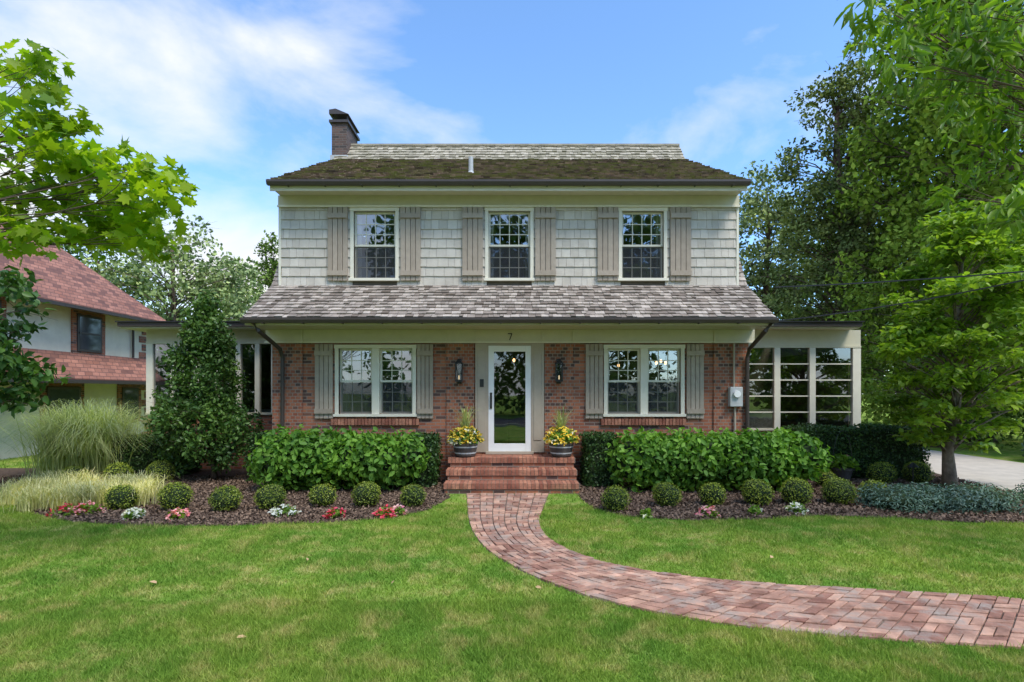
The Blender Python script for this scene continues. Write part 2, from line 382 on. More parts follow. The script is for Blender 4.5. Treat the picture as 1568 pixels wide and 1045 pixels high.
mesh('joint_sand',pv,[(i,i+NP+1,i+NP+2,i+1) for i in range(NP)],m_sand,path)
def S(u,v):
    i=min(int(u),NP-1); f=u-i; l=Lr[i]*(1-f)+Lr[i+1]*f; r=Rr[i]*(1-f)+Rr[i+1]*f; return l*(1-v)+r*v
a=Acc(); nv=6; cu=2*.95
nc=int(NP/cu)
for i in range(nc):
    for j in range(nv):
        for k in range(2):
            if (i+j)%2==0: u0,u1=i*cu+k*cu/2,i*cu+(k+1)*cu/2; v0,v1=j/nv,(j+1)/nv
            else: u0,u1=i*cu,(i+1)*cu; v0,v1=(j+k/2)/nv,(j+(k+1)/2)/nv
            gu=random.uniform(.03,.07);gv=random.uniform(.003,.008)
            z=.022+random.uniform(-.006,.007); t=[random.uniform(-.004,.004) for _ in range(4)]
            du=random.uniform(-.02,.02); dv=random.uniform(-.002,.002)
            c=[S(max(0,u0+gu+du),v0+gv+dv),S(u1-gu+du,v0+gv+dv),S(u1-gu+du,v1-gv+dv),S(max(0,u0+gu+du),v1-gv+dv)]
            a.hexa([(p[0],p[1],.0) for p in c]+[(p[0],p[1],z+t[q]) for q,p in enumerate(c)])
a.make('paver_bricks',m_paver,path,bevel=.004)
pathpoly=np.vstack([Lr,Rr[::-1]])
bedL=[(-12.5,11.5)]+[G(*p) for p in [(25,775),(60,790),(110,800),(200,806),(350,806),(500,801),(600,794),(655,782),(690,762)]]+[(-1.22,9.5),(-1.22,10.9),(-4.9,10.9),(-4.9,12.6),(-12.5,12.6)]
bedR=[(1.2,10.9),(1.2,9.5)]+[G(*p) for p in [(890,765),(912,780),(955,791),(1050,798),(1150,797),(1250,791),(1380,795),(1480,801),(1568,803)]]+[(9.0,7.3),(9.15,9.5),(9.75,13.0),(9.75,16),(8.4,16),(8.4,12.6),(4.8,12.6),(4.8,10.9)]
def inpoly(X,Y,poly):
    poly=np.asarray(poly); ins=np.zeros(len(X),bool); n=len(poly); j=n-1
    for i in range(n):
        xi,yi=poly[i]; xj,yj=poly[j]
        c=((yi>Y)!=(yj>Y))&(X<(xj-xi)*(Y-yi)/(yj-yi+1e-12)+xi); ins^=c; j=i
    return ins
beds=empty('mulch_bed')
for nm,bp in (('left_bed',bedL),('right_bed',bedR)):
    mesh(nm,[(x,y,.006) for x,y in bp],[tuple(range(len(bp)))],m_mulch,beds)
    bpn=np.array(bp); X=rng.uniform(bpn[:,0].min(),bpn[:,0].max(),45000); Y=rng.uniform(bpn[:,1].min(),11.3,45000); k=inpoly(X,Y,bp)
    P=np.stack([X[k],Y[k],rng.uniform(.005,.03,k.sum())],1)
    leaves('mulch_chips',P,.05,T_DIA,m_chip,beds,bw=1.0)
mesh('driveway',[(9.05,-6.3,.008),(9.15,9.5,.008),(9.85,13.3,.008),(9.85,40,.008),(13.2,40,.008),(13.2,13,.008),(12.6,-6.3,.008)],[(0,1,2,3,4,5,6)],m_conc)
def grass(n,y0,y1,h,wd,nm,parent):
    Y=np.sqrt(rng.uniform(y0**2,y1**2,n)); X=rng.uniform(-1.12,1.12,n)*Y
    jx=rng.normal(size=n)*.025; jy=rng.normal(size=n)*.025
    k=~inpoly(X+jx,Y+jy,pathpoly)&~inpoly(X+jx,Y+jy,bedL)&~inpoly(X+jx,Y+jy,bedR)&(X<8.9)&~((abs(X)<1.25)&(Y>9.4))
    X=X[k];Y=Y[k];n=len(X)
    az=rng.uniform(0,np.pi*2,n); hh=h*rng.uniform(.5,1.25,n)*(1+.35*np.sin(X*3.1+np.sin(Y*2.3)*2)*np.sin(Y*3.7+np.sin(X*1.9))); lean=rng.uniform(0,1.3,n)*hh; a2=rng.uniform(0,np.pi*2,n)
    V=np.zeros((n,3,3)); dx=np.cos(az)*wd/2; dy=np.sin(az)*wd/2
    V[:,0]=np.stack([X-dx,Y-dy,0*X],1); V[:,1]=np.stack([X+dx,Y+dy,0*X],1); V[:,2]=np.stack([X+np.cos(a2)*lean,Y+np.sin(a2)*lean,hh],1)
    fastmesh(nm,V.reshape(-1,3),np.arange(n*3),3,m_blade,parent)
lg=empty('lawn_grass')
grass(230000,1.9,4.6,.042,.0075,'near_blades',lg); grass(190000,4.6,8.5,.042,.011,'mid_blades',lg); grass(60000,8.5,16,.05,.02,'far_blades',lg)
P=[(*G(605,895),.04),(*G(362,985),.04),(*G(470,860),.04),(*G(1180,860),.04),(*G(240,900),.04),(*G(820,905),.04)]
leaves('fallen_leaves',P,.08,T_LEAF,M('dry_leaf_mat',(.5,.33,.17)),None,bw=2)

# ------------------------------------------------------------ HOUSE
H=empty('brick_house')
Yw=10.8; Yu=11.1; XL,XR=-4.94,4.87
def fx(px): return (px-HX)*Yw/F
def fz(py): return CAMZ+(HY-py)*Yw/F
def ux(px): return (px-HX)*Yu/F
def uz(py): return CAMZ+(HY-py)*Yu/F
def wall(name,x0,x1,z0,z1,y,ops,mat,depth=.14):
    xs=sorted({x0,x1,*[o[0] for o in ops],*[o[1] for o in ops]}); zs=sorted({z0,z1,*[o[2] for o in ops],*[o[3] for o in ops]})
    a=Acc()
    for i in range(len(xs)-1):
        for j in range(len(zs)-1):
            cx=(xs[i]+xs[i+1])/2; cz=(zs[j]+zs[j+1])/2
            if any(o[0]<cx<o[1] and o[2]<cz<o[3] for o in ops): continue
            a.quad((xs[i],y,zs[j]),(xs[i+1],y,zs[j]),(xs[i+1],y,zs[j+1]),(xs[i],y,zs[j+1]))
    for o in ops:
        X0,X1,Z0,Z1=o
        a.quad((X0,y,Z0),(X0,y,Z1),(X0,y+depth,Z1),(X0,y+depth,Z0)); a.quad((X1,y,Z0),(X1,y+depth,Z0),(X1,y+depth,Z1),(X1,y,Z1))
        a.quad((X0,y,Z0),(X0,y+depth,Z0),(X1,y+depth,Z0),(X1,y,Z0)); a.quad((X0,y,Z1),(X1,y,Z1),(X1,y+depth,Z1),(X0,y+depth,Z1))
    return a.make(name,mat,H)
def sash(x0,x1,z0,z1,y,cols,rows,tr,gl,fr=.042,mt=.016):
    tr.box(x0,x0+fr,y,y+.04,z0,z1); tr.box(x1-fr,x1,y,y+.04,z0,z1)
    tr.box(x0+fr,x1-fr,y+.001,y+.039,z0,z0+fr); tr.box(x0+fr,x1-fr,y+.001,y+.039,z1-fr,z1)
    gx0,gx1,gz0,gz1=x0+fr,x1-fr,z0+fr,z1-fr
    for i in range(1,cols):
        x=gx0+(gx1-gx0)*i/cols; tr.box(x-mt/2,x+mt/2,y+.008,y+.032,gz0,gz1)
    for j in range(1,rows):
        z=gz0+(gz1-gz0)*j/rows; tr.box(gx0,gx1,y+.010,y+.030,z-mt/2,z+mt/2)
    gl.quad((gx0,y+.02,gz0),(gx1,y+.02,gz0),(gx1,y+.02,gz1),(gx0,y+.02,gz1))
def dhung(x0,x1,z0,z1,y,cols,rows,tr,gl,sc,cw):
    zm=(z0+z1)/2
    sash(x0,x1,zm-.02,z1,y+.05,cols,rows,tr,gl)
    sash(x0,x1,z0,zm+.02,y+.095,cols,rows,tr,gl)
    sc.quad((x0+.03,y+.045,z0+.02),(x1-.03,y+.045,z0+.02),(x1-.03,y+.045,zm-.03),(x0+.03,y+.045,zm-.03))
tr=Acc(); gl=Acc(); sc=Acc(); cw=Acc(); sh=Acc()
def casing(x0,x1,z0,z1,y,c=.075,sill=True):
    tr.box(x0-c,x0,y-.035,y+.05,z0,z1); tr.box(x1,x1+c,y-.035,y+.05,z0,z1)
    tr.box(x0-c-.01,x1+c+.01,y-.045,y+.05,z1,z1+c)
    tr.box(x0-c-.02,x1+c+.02,y-.075,y+.05,z0-.055,z0)
def shutter(x0,x1,z0,z1,y):
    nb=4; wdt=(x1-x0)/nb
    for i in range(nb): sh.box(x0+i*wdt+.006,x0+(i+1)*wdt-.006,y-.05,y-.02,z0+random.uniform(0,.004),z1)
    hh=z1-z0
    for f in (.10,.88): sh.box(x0+.004,x1-.004,y-.085,y-.0505,z0+hh*f-.05,z0+hh*f+.05)
opsL=[]
for (a0,a1) in ((519,632),(930,1042)):
    x0,x1,z0,z1=fx(a0),fx(a1),fz(634),fz(534); opsL.append((x0,x1,z0,z1)); casing(x0,x1,z0,z1,Yw)
    xm=(x0+x1)/2; tr.box(xm-.075,xm+.075,Yw-.03,Yw+.13,z0,z1)
    dhung(x0,xm-.075,z0,z1,Yw,3,3,tr,gl,sc,cw); dhung(xm+.075,x1,z0,z1,Yw,3,3,tr,gl,sc,cw)
for (a0,a1) in ((483,511),(639,664),(896,923),(1050,1077)): shutter(fx(a0),fx(a1),fz(641),fz(528),Yw)
dx0,dx1,dz0,dz1=fx(748),fx(813),.62,fz(530)
opsL.append((dx0,dx1,dz0,dz1))
wall('front_brick_wall',XL,XR,-.1,3.12,Yw,opsL,m_brick,.2)
opsU=[]
for (a0,a1) in ((542,606),(748,812),(952,1016)):
    x0,x1,z0,z1=ux(a0),ux(a1),uz(427),uz(324); opsU.append((x0,x1,z0,z1)); casing(x0,x1,z0,z1,Yu,.07)
    dhung(x0,x1,z0,z1,Yu,4,3,tr,gl,sc,cw)
for (a0,a1) in ((503,534),(614,645),(708,740),(819,851),(914,946),(1025,1057)): shutter(ux(a0),ux(a1),uz(431),uz(319),Yu-.02)
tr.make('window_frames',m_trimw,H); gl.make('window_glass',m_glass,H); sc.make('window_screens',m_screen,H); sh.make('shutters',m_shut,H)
UX0,UX1=ux(431),ux(1127)
wall('upper_backing_wall',UX0,UX1,4.0,6.02,Yu+.005,opsU,m_under,.14)
a=Acc(); z=4.10; cr_=.2; r=0
while z<5.78:
    x=UX0-random.uniform(0,.1); 
    while x<UX1:
        wd=random.uniform(.11,.24); x0,x1=max(x,UX0),min(x+wd-.005,UX1); x+=wd
        segs=[(x0,x1)]
        for o_ in opsU:
            ns=[]
            for s0,s1 in segs:
                if s1<=o_[0]-.03 or s0>=o_[1]+.03: ns.append((s0,s1))
                else:
                    if s0<o_[0]-.03: ns.append((s0,o_[0]-.03))
                    if s1>o_[1]+.03: ns.append((o_[1]+.03,s1))
            segs=ns
        for s0,s1 in segs:
            if s1-s0<.02: continue
            zz=z+random.uniform(-.003,.003); t=.026+random.uniform(-.002,.003)
            a.hexa([(s0,Yu-t,zz),(s0,Yu+.004,zz),(s1,Yu+.004,zz),(s1,Yu-t,zz),(s0,Yu-.005,zz+cr_+.012),(s0,Yu+.004,zz+cr_+.012),(s1,Yu+.004,zz+cr_+.012),(s1,Yu-.005,zz+cr_+.012)])
    z+=cr_; r+=1
a.make('wall_shingles',m_wshing,H)
for s,x in ((-1,UX0),(1,UX1)):
    box('corner_board',min(x,x+s*.05),max(x,x+s*.05),Yu-.03,Yu+.12,4.1,6.0,m_trimw,H)
    xx=x+s*.02
    prof=[(Yu+.1,3.6),(Yu+.1,5.98),(14.4,8.12),(15.0,8.8),(15.6,8.12),(18.9,5.98),(18.9,3.0),(15,3.0)]
    mesh('gable_end_wall',[(xx,y,z) for y,z in prof],[tuple(range(len(prof)))],m_wshing,H)
for x in (XL,XR):
    mesh('side_brick_wall',[(x,Yw,-.1),(x,19.2,-.1),(x,19.2,3.12),(x,Yw,3.12)],[(0,1,2,3)],m_brick,H)
    mesh('eave_end_panel',[(x,Yw,3.12),(x,19.2,3.12),(x,18.9,5),(x,13,5.2),(x,11.4,4.5),(x,11.1,4.05),(x,10.0,3.22)],[(0,1,2,3,4,5,6)],m_wshing,H)
mesh('rear_wall',[(XL,19.2,-.1),(XR,19.2,-.1),(XR,19.2,6),(XL,19.2,6)],[(0,1,2,3)],m_brick,H)
for (a0,a1) in ((418,464),(684,726),(834,877),(1092,1145)):
    box('brick_pier',fx(a0)-.001,fx(a1)+.001,Yw-.035,Yw-.002,-.1,2.87,m_brickpier,H)
a=Acc()
for (a0,a1) in ((508,642),(920,1052)):
    x=fx(a0)
    while x<fx(a1)-.05:
        a.box(x,x+.058,Yw-.06,Yw+.02,fz(651),fz(641)-.005); x+=.07
a.make('rowlock_sills',m_rbrick,H)
box('lower_frieze_board',XL-.12,XR+.12,Yw-.06,Yw+.1,2.875,3.125,m_trim,H)
for p in (684,727,832,878,1093,464): box('frieze_bracket',fx(p)-.025,fx(p)+.025,Yw-.085,Yw-.0605,2.88,3.118,m_trim,H)
box('frieze_ledge',XL-.14,XR+.14,Yw-.09,Yw-.06,2.85,2.878,m_trimw,H)
EX0,EX1=-5.10,4.99
box('lower_soffit',EX0+.03,EX1-.03,9.98,Yw-.001,3.127,3.16,m_trim,H)
box('lower_fascia',EX0+.01,EX1-.01,9.95,9.98,3.115,3.24,m_trim,H)
def gutter(x0,x1,y,z,name='gutter'):
    a=Acc(); pr=[(0,0),(-.03,-.075),(-.10,-.075),(-.125,-.02),(-.125,.02),(-.115,.02),(-.10,-.06),(-.04,-.06),(-.01,.0)]
    for x in (x0,x1):
        for p in pr: a.v.append((x,y+p[0],z+p[1]))
    k=len(pr)
    for i in range(k): a.f.append((i,(i+1)%k,k+(i+1)%k,k+i))
    a.f.append(tuple(range(k))); a.f.append(tuple(range(k,2*k))[::-1])
    x=x0+.4
    while x<x1: a.box(x,x+.02,y-.13,y-.001,z-.09,z-.0755); x+=.75
    return a.make(name,m_gut,H)
gutter(EX0-.02,EX1+.03,9.948,3.225)
UE0,UE1=-4.93,4.79
box('upper_frieze_board',UX0-.05,UX1+.05,Yu-.05,Yu+.1,5.765,6.0,m_trim,H)
box('upper_frieze_ledge',UX0-.06,UX1+.06,Yu-.075,Yu-.051,5.75,5.79,m_trimw,H)
box('upper_soffit',UE0+.02,UE1-.02,10.66,Yu+.1,6.002,6.03,m_trim,H)
box('upper_fascia',UE0,UE1,10.63,10.659,5.94,6.06,m_trimw,H)
gutter(UE0-.02,UE1+.02,10.628,6.10,'upper_gutter')
def shingles(name,x0,x1,pl,ph,course,mat,thick=.028,wr=(.07,.19)):
    pl=Vector((0,*pl)); ph=Vector((0,*ph)); L=(ph-pl).length; v=(ph-pl)/L; nn=Vector((0,-v.z,v.y))
    if nn.z<0: nn=-nn
    a=Acc(); d=0; k=0
    while d<L-.01:
        x=x0-random.uniform(0,.1)
        while x<x1:
            wd=random.uniform(*wr); s0,s1=max(x,x0),min(x+wd-.006,x1); x+=wd
            if s1-s0<.015: continue
            j=random.uniform(-.015,.015); t=thick*random.uniform(.7,1.45); e=min(d+course*1.25,L+.01)
            A=pl+v*(d+j); B=pl+v*e
            P=lambda X,q,h:(X,(q+nn*h).y,(q+nn*h).z)
            a.hexa([P(s0,A,0),P(s0,B,-.005),P(s1,B,-.005),P(s1,A,0),P(s0,A,t),P(s0,B,.006),P(s1,B,.006),P(s1,A,t)])
        d+=course
    a.quad((x0,pl.y,pl.z-.004),(x1,pl.y,pl.z-.004),(x1,ph.y,ph.z-.004),(x0,ph.y,ph.z-.004))
    return a.make(name,mat,H)
shingles('pent_roof_shingles',EX0,EX1,(9.90,3.245),(11.10,4.10),.135,m_roof1,thick=.032)
for x0,x1 in ((EX0,UX0-.052),(UX1+.052,EX1)):
    shingles('gambrel_side_shingles',x0,x1,(11.10,4.10),(11.46,4.72),.12,m_roof1)
    shingles('gambrel_side_shingles_top',x0,x1,(11.46,4.72),(13.0,7.25),.12,m_roof1)
shingles('upper_roof_shingles',UE0-.02,UE1+.02,(10.56,6.10),(14.40,8.22),.19,m_roof2,thick=.042,wr=(.09,.24))
shingles('ridge_roof_shingles',UE0+.0,UE1-.0,(14.40,8.22),(15.0,8.90),.16,m_roof3,thick=.035)
mesh('rear_roof',[(UE0,15,8.9),(UE1,15,8.9),(UE1,15.6,8.2),(UE0,15.6,8.2),(UE0,19.4,6.0),(UE1,19.4,6.0)],[(0,1,2,3),(3,2,5,4)],m_roof2,H)
box('ridge_cap',UE0,UE1,14.93,15.07,8.885,8.94,m_roof3,H)
# chimney
box('chimney',-5.02,-4.60,14.55,15.55,-.1,9.33,m_chim,H)
box('chimney_crown',-5.08,-4.54,14.49,15.61,9.33,9.40,m_gut,H)
box('chimney_flashing',-5.05,-4.56,14.5,15.0,8.1,8.42,m_grey,H)
a=Acc()
for x in (-5.02,-4.62):
    for y in (14.6,15.45): a.box(x,x+.03,y,y+.03,9.40,9.60)
a.hexa([(-5.08,14.5,9.56),(-5.08,15.6,9.56),(-4.54,15.6,9.56),(-4.54,14.5,9.56),(-5.08,14.5,9.68),(-5.08,15.6,9.68),(-4.9,15.6,9.71),(-4.9,14.5,9.71)])
a.make('chimney_cap',m_gut,H)
p=at(720,285,11.5)
a=Acc(); a.tube([(p[0],11.7,6.55),(p[0],11.7,7.1)],[.055,.05],12); a.tube([(p[0],11.7,6.6),(p[0],11.7,6.78)],[.15,.055],12); a.make('roof_vent_pipe',m_grey,H)
a=Acc()
a.tube([(-4.92,9.9,3.17),(-4.85,9.98,3.02),(-4.72,10.62,2.72),(-4.70,10.70,2.55),(-4.70,10.70,.1)],[.042]*5,8)
a.tube([(4.93,9.9,3.17),(4.85,9.98,3.02),(4.83,10.62,2.72),(4.82,10.70,2.55),(4.82,10.70,.1)],[.042]*5,8)
a.make('downspouts',m_gut,H)
box('door_panel_left',fx(728),dx0-.001,Yw-.05,Yw+.05,.6,2.849,m_greige,H,.004); box('door_panel_right',dx1+.001,fx(833),Yw-.05,Yw+.05,.6,2.849,m_greige,H,.004)
box('door_panel_inset_left',fx(732),fx(744),Yw-.062,Yw-.051,.85,2.7,m_greige,H,.004); box('door_panel_inset_right',fx(817),fx(829),Yw-.062,Yw-.051,.85,2.7,m_greige,H,.004)
box('door_head',dx0,dx1,Yw-.048,Yw+.04,dz1+.001,2.849,m_greige,H)
D=Acc(); fw=.115; y0,y1=Yw-.04,Yw+.01
D.box(dx0,dx0+fw,y0,y1,dz0,dz1); D.box(dx1-fw,dx1,y0,y1,dz0,dz1); D.box(dx0+fw,dx1-fw,y0+.001,y1-.001,dz1-.12,dz1); D.box(dx0+fw,dx1-fw,y0+.001,y1-.001,dz0,dz0+.16)
D.make('storm_door',m_white,H,bevel=.004)
mesh('storm_door_glass',[(dx0+fw,Yw-.015,dz0+.16),(dx1-fw,Yw-.015,dz0+.16),(dx1-fw,Yw-.015,dz1-.12),(dx0+fw,Yw-.015,dz1-.12)],[(0,1,2,3)],m_dglass,H)
a=Acc(); a.box(dx0+.04,dx0+.07,y0-.05,y0-.001,1.55,1.78); a.box(dx0+.035,dx0+.075,y0-.02,y0-.0005,1.5,1.83); a.make('door_handle',m_black,H)
box('door_threshold',dx0-.05,dx1+.05,Yw-.16,Yw,.575,.62,m_greige,H)
box('door_keypad',fx(735),fx(741),Yw-.075,Yw-.051,fz(593),fz(581),m_black,H)
a=Acc()
for i in range(9): a.box(-.1,.75,12.6+.24*i,12.6+.24*(i+1),.56+.18*i,.56+.18*(i+1))
a.make('hall_stairs',m_wood,H)
a=Acc(); nx=fx(781); a.box(nx-.045,nx+.045,Yw-.075,Yw-.0605,3.03,3.05); a.hexa([(nx-.02,Yw-.075,2.91),(nx-.02,Yw-.061,2.91),(nx+.0,Yw-.061,2.91),(nx+.0,Yw-.075,2.91),(nx+.025,Yw-.075,3.03),(nx+.025,Yw-.061,3.03),(nx+.045,Yw-.061,3.03),(nx+.045,Yw-.075,3.03)])
a.make('house_number',m_gut,H)
for px in (704,855):
    x=fx(px); a=Acc(); yy=Yw-.16
    a.box(x-.045,x+.045,Yw-.06,Yw-.036,fz(588),fz(550)); a.box(x-.015,x+.015,yy,Yw-.06,fz(556),fz(556)+.025)
    z0,z1=fz(583),fz(558)
    for sx_ in (-1,1):
        for sy in (-1,1): a.box(x+sx_*.062-.008,x+sx_*.062+.008,yy+sy*.062-.008,yy+sy*.062+.008,z0,z1)
    a.box(x-.075,x+.075,yy-.075,yy+.075,z0-.025,z0); a.box(x-.08,x+.08,yy-.08,yy+.08,z1,z1+.02)
    a.hexa([(x-.07,yy-.07,z1+.021),(x-.07,yy+.07,z1+.021),(x+.07,yy+.07,z1+.021),(x+.07,yy-.07,z1+.021),(x-.02,yy-.02,z1+.09),(x-.02,yy+.02,z1+.09),(x+.02,yy+.02,z1+.09),(x+.02,yy-.02,z1+.09)])
    L=empty('wall_lantern'); a.make('lantern_frame',m_black,L)
    b=Acc(); b.box(x-.053,x+.053,yy-.053,yy+.053,z0+.002,z1-.002); b.make('lantern_glass',m_lglass,L)
    b=Acc(); b.tube([(x,yy,z0+.02),(x,yy,z0+.10)],[.011,.009],8); b.make('candle_tube',m_bulb,L)
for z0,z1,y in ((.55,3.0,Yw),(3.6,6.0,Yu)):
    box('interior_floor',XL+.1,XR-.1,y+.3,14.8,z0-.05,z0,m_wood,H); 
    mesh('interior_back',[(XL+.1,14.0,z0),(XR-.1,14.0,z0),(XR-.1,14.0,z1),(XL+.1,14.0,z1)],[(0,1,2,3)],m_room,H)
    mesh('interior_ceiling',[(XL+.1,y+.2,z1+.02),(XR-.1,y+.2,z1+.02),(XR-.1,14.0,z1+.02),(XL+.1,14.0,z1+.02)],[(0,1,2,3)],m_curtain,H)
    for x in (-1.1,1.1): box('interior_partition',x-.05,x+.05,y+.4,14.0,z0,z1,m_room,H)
def curtain(x0,x1,z0,z1,y):
    a=Acc(); n_=int((x1-x0)/.025)+2; 
    for i in range(n_):
        x=x0+(x1-x0)*i/(n_-1); yy=y+.025*math.sin(i*1.9)
        a.v+= [(x,yy,z0),(x,yy,z1)]
        if i: a.f.append((2*i-2,2*i,2*i+1,2*i-1))
    a.make('curtain',m_curtain,H,smooth=True)
for o_ in opsU:
    curtain(o_[0],o_[0]+.10,o_[2],o_[3],Yu+.25); curtain(o_[1]-.10,o_[1],o_[2],o_[3],Yu+.25)
for o_ in opsL[:2]:
    curtain(o_[0]-.02,o_[0]+.11,o_[2],o_[3],Yw+.35); curtain(o_[1]-.11,o_[1]+.02,o_[2],o_[3],Yw+.35)
a=Acc()
for (px,py,Y) in ((1005,556,12.8),(1012,553,12.8),(1019,556,12.8),(947,560,13.2),(787,552,12.4)):
    q=at(px,py,Y); ell_core(a,q,(.032,.032,.045),10,6,0)
a.make('interior_lamps',m_lamp,H)
a=Acc(); q=at(1012,550,12.8); a.tube([(q[0],12.8,q[2]),(q[0],12.8,3.0)],[.01,.01],5); a.tube([(q[0]-.13,12.8,q[2]-.04),(q[0]+.13,12.8,q[2]-.04)],[.01,.01],5); a.make('chandelier_frame',m_gut,H)
a=Acc(); q=at(960,628,12.3); a.box(q[0]-.7,q[0]+.9,12.2,12.8,.55,q[2]+.25); a.make('sideboard',m_wood,H)
a=Acc(); q=at(1010,610,12.2); a.box(q[0]-.2,q[0]+.2,12.15,12.2,q[2]-.25,q[2]+.05); a.make('picture_frame',m_curtain,H)
E=empty('electric_meter_box'); q=at(1126,608,Yw-.1)
box('meter_box',q[0]-.13,q[0]+.13,Yw-.16,Yw-.036,q[2]-.2,q[2]+.2,m_grey,E,.012)
a=Acc(); a.tube([(q[0],Yw-.16,q[2]+.06),(q[0],Yw-.21,q[2]+.06)],[.075,.07],16); a.make('meter_dial',m_white,E)
a=Acc(); a.tube([(q[0]-.02,Yw-.08,q[2]+.19),(q[0]-.02,Yw-.08,2.84)],[.022]*2,8); a.tube([(q[0],Yw-.08,q[2]-.2),(q[0],Yw-.08,.1)],[.022]*2,8); a.make('conduit',m_greige,E)
def sunroom(x0,x1,y,posts,rows,zsill,ztop,ex0,ex1):
    a=Acc(); g=Acc(); c=Acc()
    zt=3.32
    c.box(x0,x1,y-.02,y+.1,ztop,zt); c.box(x0,x1,y-.05,y+.1,zsill-.05,zsill)
    c.box(x0,x1,y-.04,y-.021,ztop,ztop+.05)
    for p0,p1 in posts: a.box(p0,p1,y-.03,y+.08,zsill,ztop)
    ps=sorted(posts)
    for i in range(len(ps)-1):
        s0,s1=ps[i][1],ps[i+1][0]
        if s1-s0<.12: continue
        for r in range(1,rows):
            z=zsill+(ztop-zsill)*r/rows; a.box(s0,s1,y+.003,y+.04,z-.014,z+.014)
        g.quad((s0,y+.02,zsill),(s1,y+.02,zsill),(s1,y+.02,ztop),(s0,y+.02,ztop))
    a.make('sunroom_posts',m_trimw,H); g.make('sunroom_glass',m_glass2,H); c.make('sunroom_frieze',m_trim,H)
    box('sunroom_base_wall',x0,x1,y,y+.2,-.1,zsill-.051,m_brick,H)
    ox=x0 if x0<-6 else x1
    sg=Acc(); st=Acc()
    for i in range(4):
        ya=y+.2+i*.95; sg.quad((ox,ya,zsill),(ox,ya+.85,zsill),(ox,ya+.85,ztop),(ox,ya,ztop)); st.box(ox-.05,ox+.05,ya+.85,ya+.95,zsill,ztop)
    sg.make('sunroom_side_glass',m_glass2,H); st.make('sunroom_side_posts',m_trimw,H)
    box('sunroom_side_blocker',ox-.12 if x0>0 else ox+.10,ox-.10 if x0>0 else ox+.12,y+.25,y+4.0,zsill,ztop,m_room,H)  # opaque panel added behind the side glazing to keep the interior dark
    box('sunroom_side_base',ox-.06,ox+.06,y+.2,y+4.1,-.1,zsill,m_brick,H); box('sunroom_side_frieze',ox-.06,ox+.06,y+.1,y+4.1,ztop,zt,m_trim,H)
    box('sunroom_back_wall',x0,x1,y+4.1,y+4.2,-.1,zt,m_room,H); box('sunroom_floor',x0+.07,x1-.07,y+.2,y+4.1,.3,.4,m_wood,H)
    box('sunroom_soffit',ex0+.03,ex1-.03,y-.42,y+4.3,zt+.001,zt+.03,m_trim,H)
    box('sunroom_roof',ex0,ex1,y-.46,y+4.4,zt+.031,zt+.13,m_gut,H)
    box('sunroom_roof_edge',ex0-.03,ex1+.03,y-.50,y+4.4,zt+.131,zt+.155,m_black,H)
    b=Acc(); xm=(x0+x1)/2; b.box(xm-.9,xm+.9,y+1.6,y+2.3,.4,.85); b.box(xm-.9,xm+.9,y+2.2,y+2.4,.85,1.35); b.make('sofa',m_curtain,H)
ys=12.5
def sx(px): return (px-HX)*ys/F
sunroom(sx(225),XL-.002,ys,[(sx(225),sx(235)),(sx(262),sx(269)),(sx(298),sx(305)),(sx(330),sx(336)),(sx(362),sx(369)),(sx(391),sx(398)),(sx(416),XL-.01)],1,CAMZ-(632-HY)/64,CAMZ+(HY-527)/64,(178-HX)/66.6,XL-.003)
sunroom(XR+.002,sx(1317),ys,[(XR+.01,sx(1144)),(sx(1185),sx(1194)),(sx(1239),sx(1248)),(sx(1305),sx(1317))],5,CAMZ-(656-HY)/64,CAMZ+(HY-533)/64,XR+.003,(1322-HX)/66.6)

# steps
ST=empty('brick_steps')
for i,(yf,z) in enumerate(((9.43,.19),(9.77,.38),(10.10,.57))):
    box('step_body',-1.22+.012*i,1.22-.012*i,yf+.03,Yw-.04,-.02 if i==0 else z-.19,z-.105,m_brick,ST)
    a=Acc(); x=-1.235
    while x<1.2:
        a.box(x,x+.062,yf+random.uniform(0,.006),yf+.36+(0.0 if i<2 else -.15),z-.1,z+random.uniform(-.003,.003)); x+=.0722
    a.make('rowlock_tread',m_rbrick,ST)
    b=Acc(); b.box(-1.225,1.225,yf+.012,yf+(.34 if i<2 else .2),z-.104,z-.008); b.make('tread_mortar',m_sand,ST)
a=Acc(); yy=10.32
while yy<10.72:
    x=-1.22; k=0
    while x<1.2: a.box(x,x+.195,yy,yy+.09,.5,.568+random.uniform(-.002,.002)); x+=.205
    yy+=.1
a.make('landing_bricks',m_rbrick,ST); box('landing_body',-1.21,1.21,10.3,Yw-.05,.0,.555,m_sand,ST)

